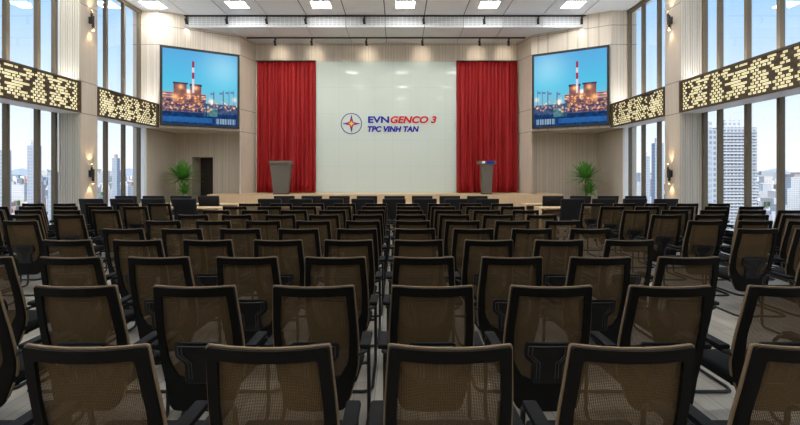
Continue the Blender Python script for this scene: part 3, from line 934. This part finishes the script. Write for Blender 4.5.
for kind in range(4):
    r = random.Random(kind + 50)
    mb = MB(); mb.box(-.5, .5, -.5, .5, 0, 1)
    if kind == 1: mb.box(-.5, .1, -.3, .5, 1, 1.15)
    if kind == 2: mb.box(-.2, .5, -.5, .2, 1, 1.3)
    if kind == 3: mb.box(-.15, .15, -.15, .15, 1, 1.08)
    protos.append(mb)
meshes = []
for i, mb in enumerate(protos):
    o = mb.build('city_building', M['city']); meshes.append(o.data); bpy.data.objects.remove(o)
r = random.Random(21); placed = [(o.location.x, o.location.y + 12, 30) for o in COL.objects if o.name.startswith('city_building') and o.parent is None]
for s, nm in ((-1, 'left'), (1, 'right')):
    n = 0
    bands_ = [(70, 130, 16, (-68, -48)), (130, 260, 26, (-62, -38)), (260, 560, 30, (-60, -28)), (560, 1100, 27, (-55, -14)), (1100, 2200, 25, (-45, 4)), (2200, 4200, 19, (-35, 40))]
    for bi, (ya, yb, cnt, hz) in enumerate(bands_):
        for q in range(cnt):
            for attempt in range(40):
                Y = math.exp(r.uniform(math.log(ya), math.log(yb)))
                tn = .44 + (q + r.random()) / cnt * .55
                X = s * Y * tn + CX
                w = Y * r.uniform(.012, .028) + 5; d = w * r.uniform(.6, 1.2); top = r.uniform(*hz)
                rad = math.hypot(w, d) / 2
                if all(math.hypot(X - a, Y - b) > rad + c for a, b, c in placed): break
            else: continue
            placed.append((X, Y, rad))
            o = bpy.data.objects.new('city_building', meshes[r.randrange(4)]); COL.objects.link(o)
            o.location = (X, Y, GZ); o.scale = (w, d, top - GZ); o.rotation_euler.z = r.uniform(-.3, .3)
            dist = ('closest', 'near', 'middle-distance', 'distant', 'remote', 'horizon')[bi]
            far = 'far' if tn < .6 else 'near'
            tag(o, '%s pale city building seen through the %s windows' % (dist, nm), 'building', '%s city buildings outside the %s windows' % (dist, nm))
# the many smaller houses too numerous to count
hb = MB(); r = random.Random(99)
for s in (-1, 1):
    for q in range(7000):
        Y = math.exp(r.uniform(math.log(75), math.log(3600))); tn = r.uniform(.43, 1.02); X = s * Y * tn + CX
        w = Y * r.uniform(.003, .009) + 1.5; d = w * r.uniform(.7, 1.4); h = min(72, r.uniform(5, 16) + Y * r.uniform(0, .034))
        if any(abs(X - a) < c * 1.05 + w / 2 and abs(Y - b) < c * 1.05 + d / 2 for a, b, c in placed): continue
        hb.cur = r.choice((0, 0, 1, 1, 2, 3, 4, 5, 0, 2)); hb.box(X - w / 2, X + w / 2, Y - d / 2, Y + d / 2, GZ, GZ + h)
hb.mi = hb.mi
tag(hb.build('city_houses', [mat('house_%d' % i, c, .85) for i, c in enumerate([(.8, .8, .8), (.6, .62, .65), (.38, .42, .47), (.55, .22, .16), (.2, .28, .15), (.68, .6, .5)])]),
    'dense carpet of small pale city houses seen through the windows', 'houses', kind='stuff')
# hills on the horizon
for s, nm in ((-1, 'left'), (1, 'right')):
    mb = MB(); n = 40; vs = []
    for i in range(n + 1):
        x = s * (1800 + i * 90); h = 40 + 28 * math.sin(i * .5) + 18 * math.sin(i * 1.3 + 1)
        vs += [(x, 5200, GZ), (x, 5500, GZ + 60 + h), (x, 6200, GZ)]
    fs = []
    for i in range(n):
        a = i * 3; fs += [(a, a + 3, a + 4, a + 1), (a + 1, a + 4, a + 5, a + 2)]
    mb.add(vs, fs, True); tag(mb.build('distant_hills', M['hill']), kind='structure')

# ================================================================== LIGHT
w = bpy.data.worlds.new('sky'); sc.world = w; w.use_nodes = True; nt = w.node_tree
bg = nt.nodes['Background']
tc = nt.nodes.new('ShaderNodeTexCoord'); sp_ = nt.nodes.new('ShaderNodeSeparateXYZ'); cr = nt.nodes.new('ShaderNodeValToRGB')
nt.links.new(tc.outputs['Generated'], sp_.inputs[0]); nt.links.new(sp_.outputs[2], cr.inputs[0])
e = cr.color_ramp.elements
e[0].position = 0; e[0].color = (.80, .84, .88, 1); e[1].position = 1; e[1].color = (.32, .43, .66, 1)
for p, c in ((.06, (.74, .81, .90)), (.16, (.56, .70, .89)), (.28, (.33, .54, .86)), (.5, (.33, .47, .74))):
    q = e.new(p); q.color = (*c, 1)
nt.links.new(cr.outputs[0], bg.inputs[0]); bg.inputs[1].default_value = 1.08
sun = bpy.data.lights.new('sun', 'SUN'); sun.energy = 3.0; sun.angle = R(2); sun.color = (1, .95, .86)
so = bpy.data.objects.new('sun', sun); COL.objects.link(so); so.rotation_euler = Vector((0, .75, -.66)).to_track_quat('-Z', 'Y').to_euler()

# ================================================================== CAMERA
cam = bpy.data.cameras.new('camera'); co = bpy.data.objects.new('camera', cam); COL.objects.link(co)
co.location = (CX, 0, EYE); co.rotation_euler = (R(90), 0, 0)
cam.sensor_width = 36; cam.lens = F / 800 * 36
cam.shift_x = 1.3 / 800; cam.shift_y = -38.8 / 800
cam.clip_start = .05; cam.clip_end = 9000
sc.camera = co
sc.view_settings.view_transform = 'Standard'; sc.view_settings.look = 'None'
sc.view_settings.exposure = .43; sc.view_settings.gamma = 1; sc.view_settings.use_curve_mapping = False
sc.cycles.use_denoising = True
sc.cycles.transparent_max_bounces = 40
